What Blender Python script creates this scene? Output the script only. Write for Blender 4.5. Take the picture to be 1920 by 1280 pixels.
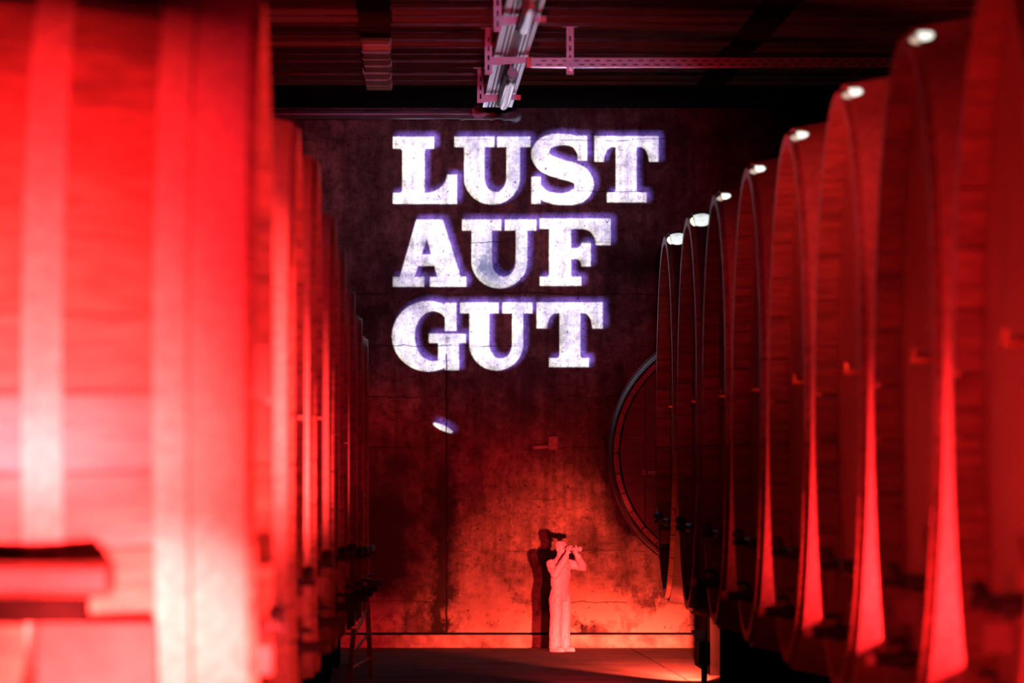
import bpy, bmesh, math, random
import numpy as np
from mathutils import Vector, Matrix
random.seed(7)
PI = math.pi
scene = bpy.context.scene
COL = scene.collection
for o in list(bpy.data.objects):
    bpy.data.objects.remove(o)

# ------------------------------------------------------------------ camera
FPX = 10563.0                 # focal length in pixels of a 1920 px wide frame
VPX, VPY = 755.0, 855.0       # where the aisle direction meets the frame
EYE = 1.53
WALL_Y = 45.0
CEIL_Z = 4.32
cam_d = bpy.data.cameras.new('camera')
cam = bpy.data.objects.new('camera', cam_d)
COL.objects.link(cam)
cam.location = (0, 0, EYE)
cam.rotation_euler = (PI / 2, 0, 0)
cam_d.sensor_width = 36.0
cam_d.lens = FPX / 1920 * 36.0
cam_d.shift_x = (960 - VPX) / 1920
cam_d.shift_y = (VPY - 640) / 1920
cam_d.clip_start = 0.3
cam_d.clip_end = 200
cam_d.dof.use_dof = True
cam_d.dof.focus_distance = 44.0
cam_d.dof.aperture_fstop = 3.2
scene.camera = cam

# ------------------------------------------------------------------ world and exposure
vs = scene.view_settings
vs.view_transform = 'Standard'
vs.look = 'None'
vs.exposure = 0.0
vs.gamma = 1.0
vs.use_curve_mapping = False
w = bpy.data.worlds.new('cellar_dark')
scene.world = w
w.use_nodes = True
w.node_tree.nodes['Background'].inputs[0].default_value = (0.010, 0.0006, 0.0018, 1)
w.node_tree.nodes['Background'].inputs[1].default_value = 0.25

# ------------------------------------------------------------------ lamps of the cellar
RED = (1.0, 0.018, 0.028)
DEEP = (1.0, 0.010, 0.055)
PINK = (1.0, 0.036, 0.042)
WASH = (1.0, 0.066, 0.037)


def aim(o, target):
    d = Vector(target) - o.location
    o.rotation_euler = d.to_track_quat('-Z', 'Y').to_euler()


def spot(name, loc, target, power, half_deg, blend=1.0, color=RED, radius=0.06):
    l = bpy.data.lights.new(name, 'SPOT')
    l.energy = power
    l.color = color
    l.spot_size = math.radians(half_deg * 2)
    l.spot_blend = blend
    l.shadow_soft_size = radius
    o = bpy.data.objects.new(name, l)
    COL.objects.link(o)
    o.location = loc
    aim(o, target)
    return o


# floor floodlight at the foot of the last right casks and a weaker second one: they light the end wall and the figure
spot('wall_washer_light', (1.995, 37.64, 0.265), (1.88, 45, -0.30), 7600, 16, 0.6, WASH, 0.04)
spot('wall_washer_light', (1.99, 37.66, 0.26), (1.86, 40.6, 0.0), 15000, 8, 1.0, WASH, 0.03)
spot('wall_washer_light', (1.55, 36.0, 0.14), (0.50, 45, 0.5), 2200, 12, 1.0, RED, 0.04)
# floor floods that shine across the aisle, from the right on the left row and added ones from the left to redden the right heads
for (yy, pw) in ((16.6, 1500), (22.4, 700), (25.5, 300), (28.7, 90), (32, 40)):
    spot('aisle_flood_light', (1.55, yy, 0.15), (-0.5, yy + 1.2, 1.55), pw, 46, 1.0, PINK, 0.08)
for (yy, pw) in ((13.2, 1700), (16.0, 120), (20.2, 40)):
    spot('aisle_flood_light', (-0.35, yy, 0.2), (1.87, yy + 3.4, 1.2), pw, 28, 0.9, RED, 0.08)
# uplights on the floor between the casks
R_GAP = [(16.3, 700), (19.5, 1900), (22.7, 1900), (25.9, 1000), (29.1, 330), (32.3, 50), (35.5, 10)]
for (yy, pw) in R_GAP:
    spot('gap_uplight', (2.75, yy - 0.1, 0.12), (2.30, yy + 0.75, 2.3), pw, 50, 0.9, RED, 0.06)
spot('gap_uplight', (-0.10, 12.8, 0.15), (-0.72, 16.2, 0.80), 46000, 9.5, 1.0, PINK, 0.06)
spot('gap_uplight', (-0.55, 11.6, 0.15), (-1.22, 16.3, 1.55), 20000, 11, 1.0, PINK, 0.06)
spot('gap_uplight', (-0.95, 11.0, 0.2), (-1.30, 16.4, 2.25), 16000, 10.5, 1.0, RED, 0.06)
L_GAP = [(21.3, 3600), (25.4, 1600), (29.0, 700), (32.1, 350), (35, 220), (37.8, 220)]
for (yy, pw) in L_GAP:
    spot('gap_uplight', (-0.95, yy - 0.15, 0.95), (-0.75, yy + 0.8, 2.2), pw, 50, 0.9, PINK, 0.06)
# added lamps behind the camera: white for projector spill, red for ambience
spot('added_spill_light', (0.6, 1.0, 2.45), (0.66, 45, 3.50), 9500, 2.5, 1.0, (0.62, 0.52, 1.0), 0.05)
spot('added_red_fill_light', (0.2, 0.5, 2.2), (0.30, 45, 2.9), 13000, 4.0, 1.0, DEEP, 0.05)
# added white spots without fittings that whiten the upper right-row rims
for k in range(0, 7):
    yk = 21.1 + 3.2 * k
    d_ = 5.0 if k < 5 else 8.5
    spot('added_rim_light', (1.905, yk - d_, 4.22), (1.913 if k < 5 else 1.945, yk - 0.25, 3.05), (480 if k < 5 else 1500) * d_ * d_, math.degrees(0.034 / d_), 0.2, (0.62, 0.84, 1.0), 0.003)
# the projector lamps (the slide is built further down)
PRJ = Vector((0.35, -1.5, 2.55))
PRJ_D = 0.6
TXT_C = (0.98, WALL_Y, 3.10)


def prj_lamp(name, off, power, color, radius):
    o = spot(name, PRJ + Vector(off), TXT_C, power, 2.15, 0.03, color, radius)
    o.data.cycles.use_multiple_importance_sampling = False
    return o


prj_lamp('projector_lamp', (0, 0, 0), 760000, (0.80, 0.94, 1.0), 0.00009)
prj_lamp('projector_fringe_lamp', (-0.00034, 0, -0.00028), 640000, (0.22, 0.15, 1.0), 0.00050)

# ------------------------------------------------------------------ materials


def newmat(name):
    m = bpy.data.materials.new(name)
    m.use_nodes = True
    nt = m.node_tree
    return m, nt, nt.nodes['Principled BSDF']


def N(nt, typ, **kw):
    n = nt.nodes.new(typ)
    for k, v in kw.items():
        setattr(n, k, v)
    return n


def L(nt, a, b):
    nt.links.new(a, b)


def ramp(nt, fac, stops):
    r = N(nt, 'ShaderNodeValToRGB')
    els = r.color_ramp.elements
    while len(els) < len(stops):
        els.new(0.5)
    for e, (p, c) in zip(els, stops):
        e.position = p
        e.color = c if len(c) == 4 else (*c, 1)
    L(nt, fac, r.inputs[0])
    return r.outputs[0]


def math_n(nt, op, a, b=None, c=None, clamp=False):
    n = N(nt, 'ShaderNodeMath', operation=op, use_clamp=clamp)
    for i, x in enumerate((a, b, c)):
        if x is None:
            continue
        if isinstance(x, (int, float)):
            n.inputs[i].default_value = x
        else:
            L(nt, x, n.inputs[i])
    return n.outputs[0]


def noise(nt, vec, scale, detail=4, rough=0.55, mapping=None):
    if mapping:
        mp = N(nt, 'ShaderNodeMapping')
        mp.inputs['Scale'].default_value = mapping
        L(nt, vec, mp.inputs[0])
        vec = mp.outputs[0]
    n = N(nt, 'ShaderNodeTexNoise')
    n.inputs['Scale'].default_value = scale
    n.inputs['Detail'].default_value = detail
    n.inputs['Roughness'].default_value = rough
    L(nt, vec, n.inputs['Vector'])
    return n.outputs['Fac']


def mix(nt, fac, a, b, blend='MIX'):
    m = N(nt, 'ShaderNodeMix', data_type='RGBA', blend_type=blend)
    for s, v in ((m.inputs[0], fac), (m.inputs[6], a), (m.inputs[7], b)):
        if isinstance(v, (int, float)):
            s.default_value = v
        elif isinstance(v, tuple):
            s.default_value = (*v, 1) if len(v) == 3 else v
        else:
            L(nt, v, s)
    return m.outputs[2]


def bump(nt, bsdf, h, strength=0.5, dist=0.02):
    b = N(nt, 'ShaderNodeBump')
    b.inputs['Strength'].default_value = strength
    b.inputs['Distance'].default_value = dist
    L(nt, h, b.inputs['Height'])
    L(nt, b.outputs[0], bsdf.inputs['Normal'])


def simple(name, col, rough=0.5, metal=0.0, var=0.15, scale=12.0, mapping=None, bmp=0.0):
    m, nt, b = newmat(name)
    tc = N(nt, 'ShaderNodeTexCoord')
    f = noise(nt, tc.outputs['Object'], scale, 4, 0.6, mapping)
    lo = tuple(c * (1 - var) for c in col)
    hi = tuple(min(1, c * (1 + var)) for c in col)
    L(nt, ramp(nt, f, [(0.3, lo), (0.7, hi)]), b.inputs['Base Color'])
    b.inputs['Roughness'].default_value = rough
    b.inputs['Metallic'].default_value = metal
    if bmp:
        bump(nt, b, f, bmp, 0.01)
    if rough > 0.75:
        b.inputs['Specular IOR Level'].default_value = 0.0
    return m


def wood(name, dark, light, rough=0.42, grain=(3, 60, 60), tone=0.14):
    m, nt, b = newmat(name)
    tc = N(nt, 'ShaderNodeTexCoord')
    oi = N(nt, 'ShaderNodeObjectInfo')
    v = N(nt, 'ShaderNodeVectorMath', operation='ADD')
    L(nt, tc.outputs['Object'], v.inputs[0])
    cm = N(nt, 'ShaderNodeCombineXYZ')
    k = math_n(nt, 'MULTIPLY', oi.outputs['Random'], 37.0)
    for i in range(3):
        L(nt, k, cm.inputs[i])
    L(nt, cm.outputs[0], v.inputs[1])
    f = noise(nt, v.outputs[0], 1.0, 6, 0.6, grain)
    c = ramp(nt, f, [(0.32, dark), (0.68, light)])
    stain = noise(nt, v.outputs[0], 1.7, 3, 0.6)
    c = mix(nt, math_n(nt, 'MULTIPLY', ramp(nt, stain, [(0.42, (0, 0, 0)), (0.68, (1, 1, 1))]), 0.45), c, dark)
    t = math_n(nt, 'ADD', math_n(nt, 'MULTIPLY', oi.outputs['Random'], tone), 1.0 - tone)
    cm2 = N(nt, 'ShaderNodeCombineXYZ')
    for i in range(3):
        L(nt, t, cm2.inputs[i])
    c = mix(nt, 1.0, c, cm2.outputs[0], 'MULTIPLY')
    L(nt, c, b.inputs['Base Color'])
    b.inputs['Roughness'].default_value = rough
    bump(nt, b, f, 0.25, 0.004)
    return m


M_STAVE = wood('oiled_oak_stave', (0.13, 0.075, 0.05), (0.36, 0.21, 0.13), 0.40, (40, 3, 40))
M_HEAD = wood('oiled_oak_head', (0.12, 0.07, 0.045), (0.34, 0.20, 0.12), 0.42, (40, 40, 2.5))
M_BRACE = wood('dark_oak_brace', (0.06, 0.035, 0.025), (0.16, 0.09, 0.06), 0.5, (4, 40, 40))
M_HOOP = simple('dull_galvanised_hoop', (0.44, 0.34, 0.25), 0.45, 0.15, 0.22, 26)
M_SHADEHOOP = simple('shade_dark_hoop', (0.075, 0.055, 0.045), 0.6, 0.0, 0.3, 20)  # hoop colour darkened to stand for shade on the far casks
M_IRON = simple('black_cast_iron', (0.010, 0.009, 0.009), 0.6, 0.0, 0.3)
M_STEEL = simple('brushed_steel', (0.55, 0.54, 0.53), 0.28, 1.0, 0.15, 30)
M_GLARECAP = simple('glare_pale_valve_cap', (0.85, 0.60, 0.55), 0.4, 0, 0.05)  # cap colour lightened to stand for glare on the valve ends
M_BRASS = simple('worn_brass', (0.60, 0.40, 0.18), 0.35, 1.0, 0.2, 20)
M_LATCH = simple('worn_oak_block', (0.20, 0.12, 0.09), 0.6, 0, 0.2)
M_PLATE = simple('pale_enamel_plate', (0.36, 0.27, 0.22), 0.6, 0, 0.35, 30)
M_SADDLE = simple('near_black_saddle', (0.008, 0.007, 0.006), 0.85, 0, 0.35, 5, None, 0.4)  # one near-black colour for the saddles
M_CRADLE = simple('pale_concrete_cradle', (0.11, 0.075, 0.06), 0.85, 0, 0.3, 4, None, 0.4)
M_PLINTH = simple('pale_pitted_plinth', (0.40, 0.32, 0.26), 0.9, 0, 0.55, 9, None, 0.6)
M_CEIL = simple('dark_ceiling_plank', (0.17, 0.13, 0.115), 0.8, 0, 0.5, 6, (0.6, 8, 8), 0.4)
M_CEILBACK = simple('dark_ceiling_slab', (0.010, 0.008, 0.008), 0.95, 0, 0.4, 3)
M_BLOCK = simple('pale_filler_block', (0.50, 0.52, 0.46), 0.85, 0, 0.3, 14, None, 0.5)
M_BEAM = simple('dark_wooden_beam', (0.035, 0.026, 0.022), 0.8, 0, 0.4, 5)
M_GALV = simple('galvanised_sheet', (0.80, 0.82, 0.84), 0.22, 1.0, 0.08, 25)
M_GALVD = simple('galvanised_hanger', (0.62, 0.56, 0.60), 0.55, 0.25, 0.15, 18)
M_SLOT = simple('dark_tray_inside', (0.02, 0.02, 0.022), 0.6)
M_PVC = simple('grey_plastic_pipe', (0.13, 0.12, 0.14), 0.35, 0, 0.2, 8)
M_CAP = simple('lilac_grey_pipe_cap', (0.36, 0.34, 0.42), 0.5, 0, 0.25, 20)
M_LAMPBODY = simple('grey_lamp_housing', (0.10, 0.10, 0.10), 0.4, 0, 0.1)
M_DIFF = simple('glossy_lamp_cover', (0.85, 0.88, 0.88), 0.12, 0.75, 0.05)
M_FIG = simple('pale_plastic_figure', (0.62, 0.45, 0.62), 0.5, 0, 0.03, 9, (1, 1, 0.35), 0.35)
M_FIGD = simple('pale_plastic_binoculars', (0.62, 0.45, 0.62), 0.45, 0, 0.04)
M_PROJ = simple('black_projector_metal', (0.01, 0.01, 0.01), 0.6)
M_LADDER = simple('painted_ladder_wood', (0.55, 0.33, 0.24), 0.5, 0, 0.2)
M_TEXT = simple('faded_white_paint', (0.75, 0.70, 0.65), 0.7, 0, 0.3, 40)


def wall_material():
    m, nt, b = newmat('stained_board_marked_concrete')
    tc = N(nt, 'ShaderNodeTexCoord')
    P = tc.outputs['Object']
    sp = N(nt, 'ShaderNodeSeparateXYZ')
    L(nt, P, sp.inputs[0])
    X, Z = sp.outputs[0], sp.outputs[2]
    big = noise(nt, P, 1.1, 6, 0.62)
    mid = noise(nt, P, 5.0, 6, 0.68)
    fine = noise(nt, P, 16.0, 9, 0.92)
    streak = noise(nt, P, 1.0, 5, 0.6, (9, 9, 0.9))
    c = ramp(nt, big, [(0.32, (0.09, 0.075, 0.07)), (0.50, (0.34, 0.275, 0.225)), (0.66, (0.62, 0.50, 0.38))])
    c = mix(nt, 0.75, c, ramp(nt, mid, [(0.34, (0.30, 0.28, 0.27)), (0.62, (1, 1, 1))]), 'MULTIPLY')
    c = mix(nt, 0.7, c, ramp(nt, streak, [(0.34, (0.35, 0.32, 0.32)), (0.58, (1, 1, 1))]), 'MULTIPLY')
    c = mix(nt, 0.85, c, ramp(nt, fine, [(0.40, (0.16, 0.13, 0.12)), (0.50, (0.72, 0.70, 0.68)), (0.60, (1, 1, 1))]), 'MULTIPLY')
    # lime bloom low on the wall, in patches
    low = math_n(nt, 'MULTIPLY', math_n(nt, 'SUBTRACT', 0.62, Z), 1.9, clamp=True)
    patch = ramp(nt, noise(nt, P, 2.3, 6, 0.7), [(0.44, (0, 0, 0)), (0.54, (1, 1, 1))])
    bl = math_n(nt, 'MULTIPLY', math_n(nt, 'MULTIPLY', low, patch), 0.85, clamp=True)
    c = mix(nt, bl, c, (0.74, 0.60, 0.46))
    # damp black stains along two old cracks
    wob = math_n(nt, 'MULTIPLY', math_n(nt, 'SUBTRACT', noise(nt, P, 4.5, 8, 0.78), 0.5), 0.75)
    hb = None

    def stain(c, x0, wdt, z0, z1, dark, k):
        d = math_n(nt, 'ABSOLUTE', math_n(nt, 'ADD', math_n(nt, 'SUBTRACT', X, x0), wob))
        a = math_n(nt, 'SUBTRACT', 1.0, math_n(nt, 'DIVIDE', d, wdt), clamp=True)
        zz = math_n(nt, 'MULTIPLY', math_n(nt, 'MULTIPLY', math_n(nt, 'SUBTRACT', Z, z0), 3.0, clamp=True),
                    math_n(nt, 'MULTIPLY', math_n(nt, 'SUBTRACT', z1, Z), 2.0, clamp=True))
        return mix(nt, math_n(nt, 'MULTIPLY', math_n(nt, 'MULTIPLY', a, zz), k, clamp=True), c, dark)
    c = stain(c, 0.31, 0.17, -0.3, 1.75, (0.03, 0.025, 0.022), 1.3)
    c = stain(c, 0.95, 0.12, 1.55, 4.6, (0.08, 0.065, 0.06), 0.9)
    c = stain(c, 0.58, 0.36, 0.08, 0.62, (0.06, 0.045, 0.04), 1.1)
    c = stain(c, -0.15, 0.34, 0.25, 1.5, (0.03, 0.025, 0.025), 1.6)
    c = stain(c, 0.72, 0.28, 2.7, 3.5, (0.03, 0.028, 0.03), 1.2)
    # pour lines of the formwork
    zl = math_n(nt, 'ADD', Z, math_n(nt, 'MULTIPLY', noise(nt, P, 2.2, 6, 0.7), 0.10))
    fr = math_n(nt, 'FRACT', math_n(nt, 'DIVIDE', zl, 0.41))
    line = math_n(nt, 'LESS_THAN', fr, 0.024)
    line = math_n(nt, 'MULTIPLY', line, ramp(nt, noise(nt, P, 2.1, 4, 0.6), [(0.45, (0, 0, 0)), (0.58, (1, 1, 1))]))
    c = mix(nt, math_n(nt, 'MULTIPLY', line, 0.7), c, (0.02, 0.017, 0.016))
    # the fine upright crack
    cr = math_n(nt, 'ABSOLUTE', math_n(nt, 'ADD', math_n(nt, 'SUBTRACT', X, 0.35), math_n(nt, 'MULTIPLY', math_n(nt, 'SUBTRACT', noise(nt, P, 9.0, 4, 0.6), 0.5), 0.03)))
    crk = math_n(nt, 'MULTIPLY', math_n(nt, 'LESS_THAN', cr, 0.007), math_n(nt, 'LESS_THAN', Z, 2.35))
    c = mix(nt, math_n(nt, 'MULTIPLY', crk, 0.85), c, (0.012, 0.01, 0.01))
    # pits
    pit = ramp(nt, noise(nt, P, 26.0, 2, 0.5), [(0.29, (0, 0, 0)), (0.33, (1, 1, 1))])
    c = mix(nt, 0.75, c, pit, 'MULTIPLY')
    L(nt, c, b.inputs['Base Color'])
    b.inputs['Roughness'].default_value = 0.9
    b.inputs['Specular IOR Level'].default_value = 0.2
    h = math_n(nt, 'ADD', math_n(nt, 'MULTIPLY', mid, 1.0), math_n(nt, 'MULTIPLY', fine, 0.35))
    h = math_n(nt, 'SUBTRACT', h, math_n(nt, 'MULTIPLY', line, 0.35))
    h = math_n(nt, 'SUBTRACT', h, math_n(nt, 'MULTIPLY', crk, 0.5))
    bump(nt, b, h, 1.0, 0.035)
    return m


def floor_material():
    m, nt, b = newmat('worn_concrete_floor')
    tc = N(nt, 'ShaderNodeTexCoord')
    P = tc.outputs['Object']
    f = noise(nt, P, 1.6, 6, 0.65)
    g = noise(nt, P, 22, 5, 0.7)
    c = ramp(nt, f, [(0.3, (0.15, 0.118, 0.095)), (0.7, (0.33, 0.265, 0.21))])
    c = mix(nt, 0.5, c, ramp(nt, g, [(0.35, (0.5, 0.5, 0.5)), (0.6, (1, 1, 1))]), 'MULTIPLY')
    sp = N(nt, 'ShaderNodeSeparateXYZ')
    L(nt, P, sp.inputs[0])
    # one crack that runs slantwise towards the end wall
    xx = math_n(nt, 'ADD', math_n(nt, 'SUBTRACT', sp.outputs[0], 1.82), math_n(nt, 'MULTIPLY', math_n(nt, 'SUBTRACT', sp.outputs[1], 44.6), 0.021))
    xx = math_n(nt, 'ADD', xx, math_n(nt, 'MULTIPLY', math_n(nt, 'SUBTRACT', noise(nt, P, 4.0, 4, 0.6), 0.5), 0.03))
    ck = math_n(nt, 'LESS_THAN', math_n(nt, 'ABSOLUTE', xx), 0.006)
    c = mix(nt, math_n(nt, 'MULTIPLY', ck, 0.9), c, (0.01, 0.008, 0.008))
    L(nt, c, b.inputs['Base Color'])
    b.inputs['Roughness'].default_value = 0.85
    b.inputs['Specular IOR Level'].default_value = 0.15
    bump(nt, b, math_n(nt, 'ADD', f, math_n(nt, 'MULTIPLY', g, 0.3)), 0.3, 0.02)
    return m


M_WALL = wall_material()
M_FLOOR = floor_material()
M_SIDE = simple('dark_side_wall_plaster', (0.10, 0.085, 0.08), 0.9, 0, 0.3, 2)

# ------------------------------------------------------------------ mesh helpers


class MB:
    def __init__(s):
        s.v, s.f = [], []

    def add(s, vs, fs):
        k = len(s.v)
        s.v += [tuple(x) for x in vs]
        s.f += [tuple(i + k for i in f) for f in fs]
        return s

    def box(s, lo, hi):
        (a, b, c), (d, e, g) = lo, hi
        return s.add([(a, b, c), (d, b, c), (d, e, c), (a, e, c), (a, b, g), (d, b, g), (d, e, g), (a, e, g)],
                     [(0, 3, 2, 1), (4, 5, 6, 7), (0, 1, 5, 4), (1, 2, 6, 5), (2, 3, 7, 6), (3, 0, 4, 7)])

    def cbox(s, lo, hi, ch):
        """box with chamfered edges"""
        bm = bmesh.new()
        c = [(a + b) / 2 for a, b in zip(lo, hi)]
        d = [b - a for a, b in zip(lo, hi)]
        bmesh.ops.create_cube(bm, size=1.0, matrix=Matrix.Translation(c) @ Matrix.Diagonal((*d, 1)))
        bmesh.ops.bevel(bm, geom=bm.edges[:], offset=ch, segments=1, affect='EDGES')
        bm.verts.index_update()
        s.add([v.co[:] for v in bm.verts], [[v.index for v in f.verts] for f in bm.faces])
        bm.free()
        return s

    def tube(s, pts, rad, n=10, caps=True):
        """tube along points; rad one number or one per point"""
        pts = [Vector(p) for p in pts]
        if not isinstance(rad, (list, tuple)):
            rad = [rad] * len(pts)
        k = len(s.v)
        up = None
        for i, p in enumerate(pts):
            t = (pts[min(i + 1, len(pts) - 1)] - pts[max(i - 1, 0)]).normalized()
            if up is None:
                up = Vector((0, 0, 1)) if abs(t.z) < 0.9 else Vector((1, 0, 0))
            a = t.cross(up).normalized()
            bb = a.cross(t).normalized()
            up = bb
            for j in range(n):
                an = 2 * PI * j / n
                s.v.append(tuple(p + rad[i] * (math.cos(an) * a + math.sin(an) * bb)))
        for i in range(len(pts) - 1):
            for j in range(n):
                q = (j + 1) % n
                s.f.append((k + i * n + j, k + i * n + q, k + (i + 1) * n + q, k + (i + 1) * n + j))
        if caps:
            s.f.append(tuple(k + j for j in range(n))[::-1])
            e = k + (len(pts) - 1) * n
            s.f.append(tuple(e + j for j in range(n)))
        return s

    def ball(s, c, r, n=12, m=8):
        if not isinstance(r, (list, tuple)):
            r = (r, r, r)
        k = len(s.v)
        s.v.append((c[0], c[1], c[2] + r[2]))
        for i in range(1, m):
            a = PI * i / m
            for j in range(n):
                b = 2 * PI * j / n
                s.v.append((c[0] + r[0] * math.sin(a) * math.cos(b), c[1] + r[1] * math.sin(a) * math.sin(b), c[2] + r[2] * math.cos(a)))
        s.v.append((c[0], c[1], c[2] - r[2]))
        for j in range(n):
            q = (j + 1) % n
            s.f.append((k, k + 1 + j, k + 1 + q))
            for i in range(m - 2):
                s.f.append((k + 1 + i * n + j, k + 1 + (i + 1) * n + j, k + 1 + (i + 1) * n + q, k + 1 + i * n + q))
            e = k + 1 + (m - 2) * n
            s.f.append((e + j, len(s.v) - 1, e + q))
        return s

    def prism(s, poly, y0, y1):
        """polygon in x,z pushed from y0 to y1"""
        n = len(poly)
        vs = [(x, y0, z) for x, z in poly] + [(x, y1, z) for x, z in poly]
        fs = [tuple(range(n)), tuple(range(2 * n - 1, n - 1, -1))]
        fs += [(i, i + n, (i + 1) % n + n, (i + 1) % n) for i in range(n)]
        return s.add(vs, fs)

    def mesh(s, name, mat, smooth=None):
        me = bpy.data.meshes.new(name)
        me.from_pydata(s.v, [], s.f)
        bm = bmesh.new()
        bm.from_mesh(me)
        bmesh.ops.recalc_face_normals(bm, faces=bm.faces[:])
        bm.to_mesh(me)
        bm.free()
        if mat:
            me.materials.append(mat)
        if smooth is not None:
            for p in me.polygons:
                p.use_smooth = True
            me.set_sharp_from_angle(angle=math.radians(smooth))
        return me

    def build(s, name, mat, parent=None, smooth=None, loc=(0, 0, 0), rot=(0, 0, 0)):
        return link(name, s.mesh(name, mat, smooth), parent, loc, rot)


def link(name, me, parent=None, loc=(0, 0, 0), rot=(0, 0, 0)):
    o = bpy.data.objects.new(name, me)
    COL.objects.link(o)
    o.location = loc
    o.rotation_euler = rot
    if parent:
        o.parent = parent
    return o


def tag(o, label=None, cat=None, group=None, kind=None):
    for k, v in (('label', label), ('category', cat), ('group', group), ('kind', kind)):
        if v:
            o[k] = v
    return o


def empty(name, loc=(0, 0, 0), rz=0.0, scale=1.0):
    o = bpy.data.objects.new(name, None)
    COL.objects.link(o)
    o.location = loc
    o.rotation_euler = (0, 0, rz)
    o.scale = (scale,) * 3
    o.empty_display_size = 0.1
    return o


def copy_tree(o, parent=None):
    c = o.copy()
    COL.objects.link(c)
    c.parent = parent
    for ch in [x for x in o.children]:
        copy_tree(ch, c)
    return c


def slotted(mb, length, width, thick, slots, axis_pt, along, across, normal):
    """flat bar with real slots; slots = list of (s0, s1, t0, t1) on the bar, not overlapping along s unless alike"""
    s_c = sorted({0.0, length} | {x for q in slots for x in q[:2]})
    t_c = sorted({0.0, width} | {x for q in slots for x in q[2:]})
    o, a, b, n = (Vector(q) for q in (axis_pt, along, across, normal))
    for i in range(len(s_c) - 1):
        run = None
        for j in range(len(t_c) - 1):
            ms, mt = (s_c[i] + s_c[i + 1]) / 2, (t_c[j] + t_c[j + 1]) / 2
            hole = any(q[0] < ms < q[1] and q[2] < mt < q[3] for q in slots)
            if not hole and run is None:
                run = t_c[j]
            if run is not None and (hole or j == len(t_c) - 2):
                e = t_c[j] if hole else t_c[j + 1]
                p = [o + a * s_ + b * t_ + n * k for k in (0, thick) for s_, t_ in ((s_c[i], run), (s_c[i + 1], run), (s_c[i + 1], e), (s_c[i], e))]
                mb.add(p, [(0, 3, 2, 1), (4, 5, 6, 7), (0, 1, 5, 4), (1, 2, 6, 5), (2, 3, 7, 6), (3, 0, 4, 7)])
                run = None
    return mb


# ------------------------------------------------------------------ the hall
HX0, HX1, HY0 = -4.2, 5.6, -4.0
tag(MB().box((HX0, HY0, -0.15), (HX1, WALL_Y + 0.3, 0)).build('floor', M_FLOOR), kind='structure')
tag(MB().box((HX0, WALL_Y, 0.122), (HX1, WALL_Y + 0.3, 5.0)).build('wall_back', M_WALL), kind='structure')
tag(MB().box((HX0 - 0.3, HY0, 0), (HX0, WALL_Y + 0.3, 5.0)).build('wall_left', M_SIDE), kind='structure')
tag(MB().box((HX1, HY0, 0), (HX1 + 0.3, WALL_Y + 0.3, 5.0)).build('wall_right', M_SIDE), kind='structure')
tag(MB().box((HX0, HY0 - 0.3, 0), (HX1, HY0, 5.0)).build('wall_front', M_SIDE), kind='structure')
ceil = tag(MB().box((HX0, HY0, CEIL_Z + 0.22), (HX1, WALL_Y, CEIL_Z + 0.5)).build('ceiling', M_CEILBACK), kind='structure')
# transverse ribs of the ceiling: one plank with a step profile, one object each
rb = MB()
for (y0, y1, z0) in ((0.0, 0.44, 0.0), (0.44, 0.52, 0.05)):
    rb.box((HX0, y0, z0), (HX1, y1, 0.22))
rib_me = rb.mesh('ceiling_rib', M_CEIL)
RIB = 0.68
n = 0
yy = 41.9
while yy > 22:
    link('ceiling_rib', rib_me, ceil, (0, yy, CEIL_Z + random.uniform(-0.008, 0.008)))
    yy -= RIB
# flat slab between the last rib and the end wall, a shade deeper
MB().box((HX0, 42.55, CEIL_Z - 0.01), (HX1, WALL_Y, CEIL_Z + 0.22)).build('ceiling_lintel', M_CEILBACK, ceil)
# two long beams with pale filler blocks between the ribs
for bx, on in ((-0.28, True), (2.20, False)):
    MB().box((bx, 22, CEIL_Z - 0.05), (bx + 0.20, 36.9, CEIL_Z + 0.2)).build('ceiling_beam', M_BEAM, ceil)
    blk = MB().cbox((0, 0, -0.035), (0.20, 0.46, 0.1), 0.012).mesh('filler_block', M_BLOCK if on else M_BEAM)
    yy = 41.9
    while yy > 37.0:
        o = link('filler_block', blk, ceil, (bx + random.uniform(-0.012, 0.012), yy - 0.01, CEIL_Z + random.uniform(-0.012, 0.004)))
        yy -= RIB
# plinth at the foot of the end wall, with a shadow gap above it
pl = MB().cbox((HX0, WALL_Y - 0.03, 0), (HX1, WALL_Y + 0.2, 0.105), 0.006)
tag(pl.build('baseboard_back', M_PLINTH), kind='structure')
tag(MB().box((HX0, WALL_Y + 0.10, 0.10), (HX1, WALL_Y + 0.25, 0.13)).build('gap_shade_strip_1', M_CEILBACK), kind='structure')  # near-black strip stands for the shade inside the gap

# ------------------------------------------------------------------ casks
RH, RB, CL, ZC, NS = 1.30, 1.44, 2.55, 1.81, 36
REC = 0.10


def rad(t):
    return RH + (RB - RH) * math.sin(PI * t) ** 0.9


def stave_mesh():
    mb = MB()
    half = PI / NS - 0.0032
    ts = [0, 0.03, 0.1, 0.2, 0.35, 0.5, 0.65, 0.8, 0.97, 1]
    k = 5
    for t in ts:
        R = rad(t)
        ch = 0.012 if t in (0, 1) else 0.0
        y = t * CL
        row = [(R - ch, -half), (R - ch, 0.0), (R - ch, half), (R - 0.075 + ch, half), (R - 0.075 + ch, -half)]
        mb.v += [(r * math.sin(a), y, r * math.cos(a)) for r, a in row]
    for i in range(len(ts) - 1):
        for j in range(k):
            q = (j + 1) % k
            mb.f.append((i * k + j, i * k + q, (i + 1) * k + q, (i + 1) * k + j))
    mb.f.append(tuple(range(k)))
    mb.f.append(tuple((len(ts) - 1) * k + j for j in range(k))[::-1])
    return mb.mesh('stave', M_STAVE, 30)


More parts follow.
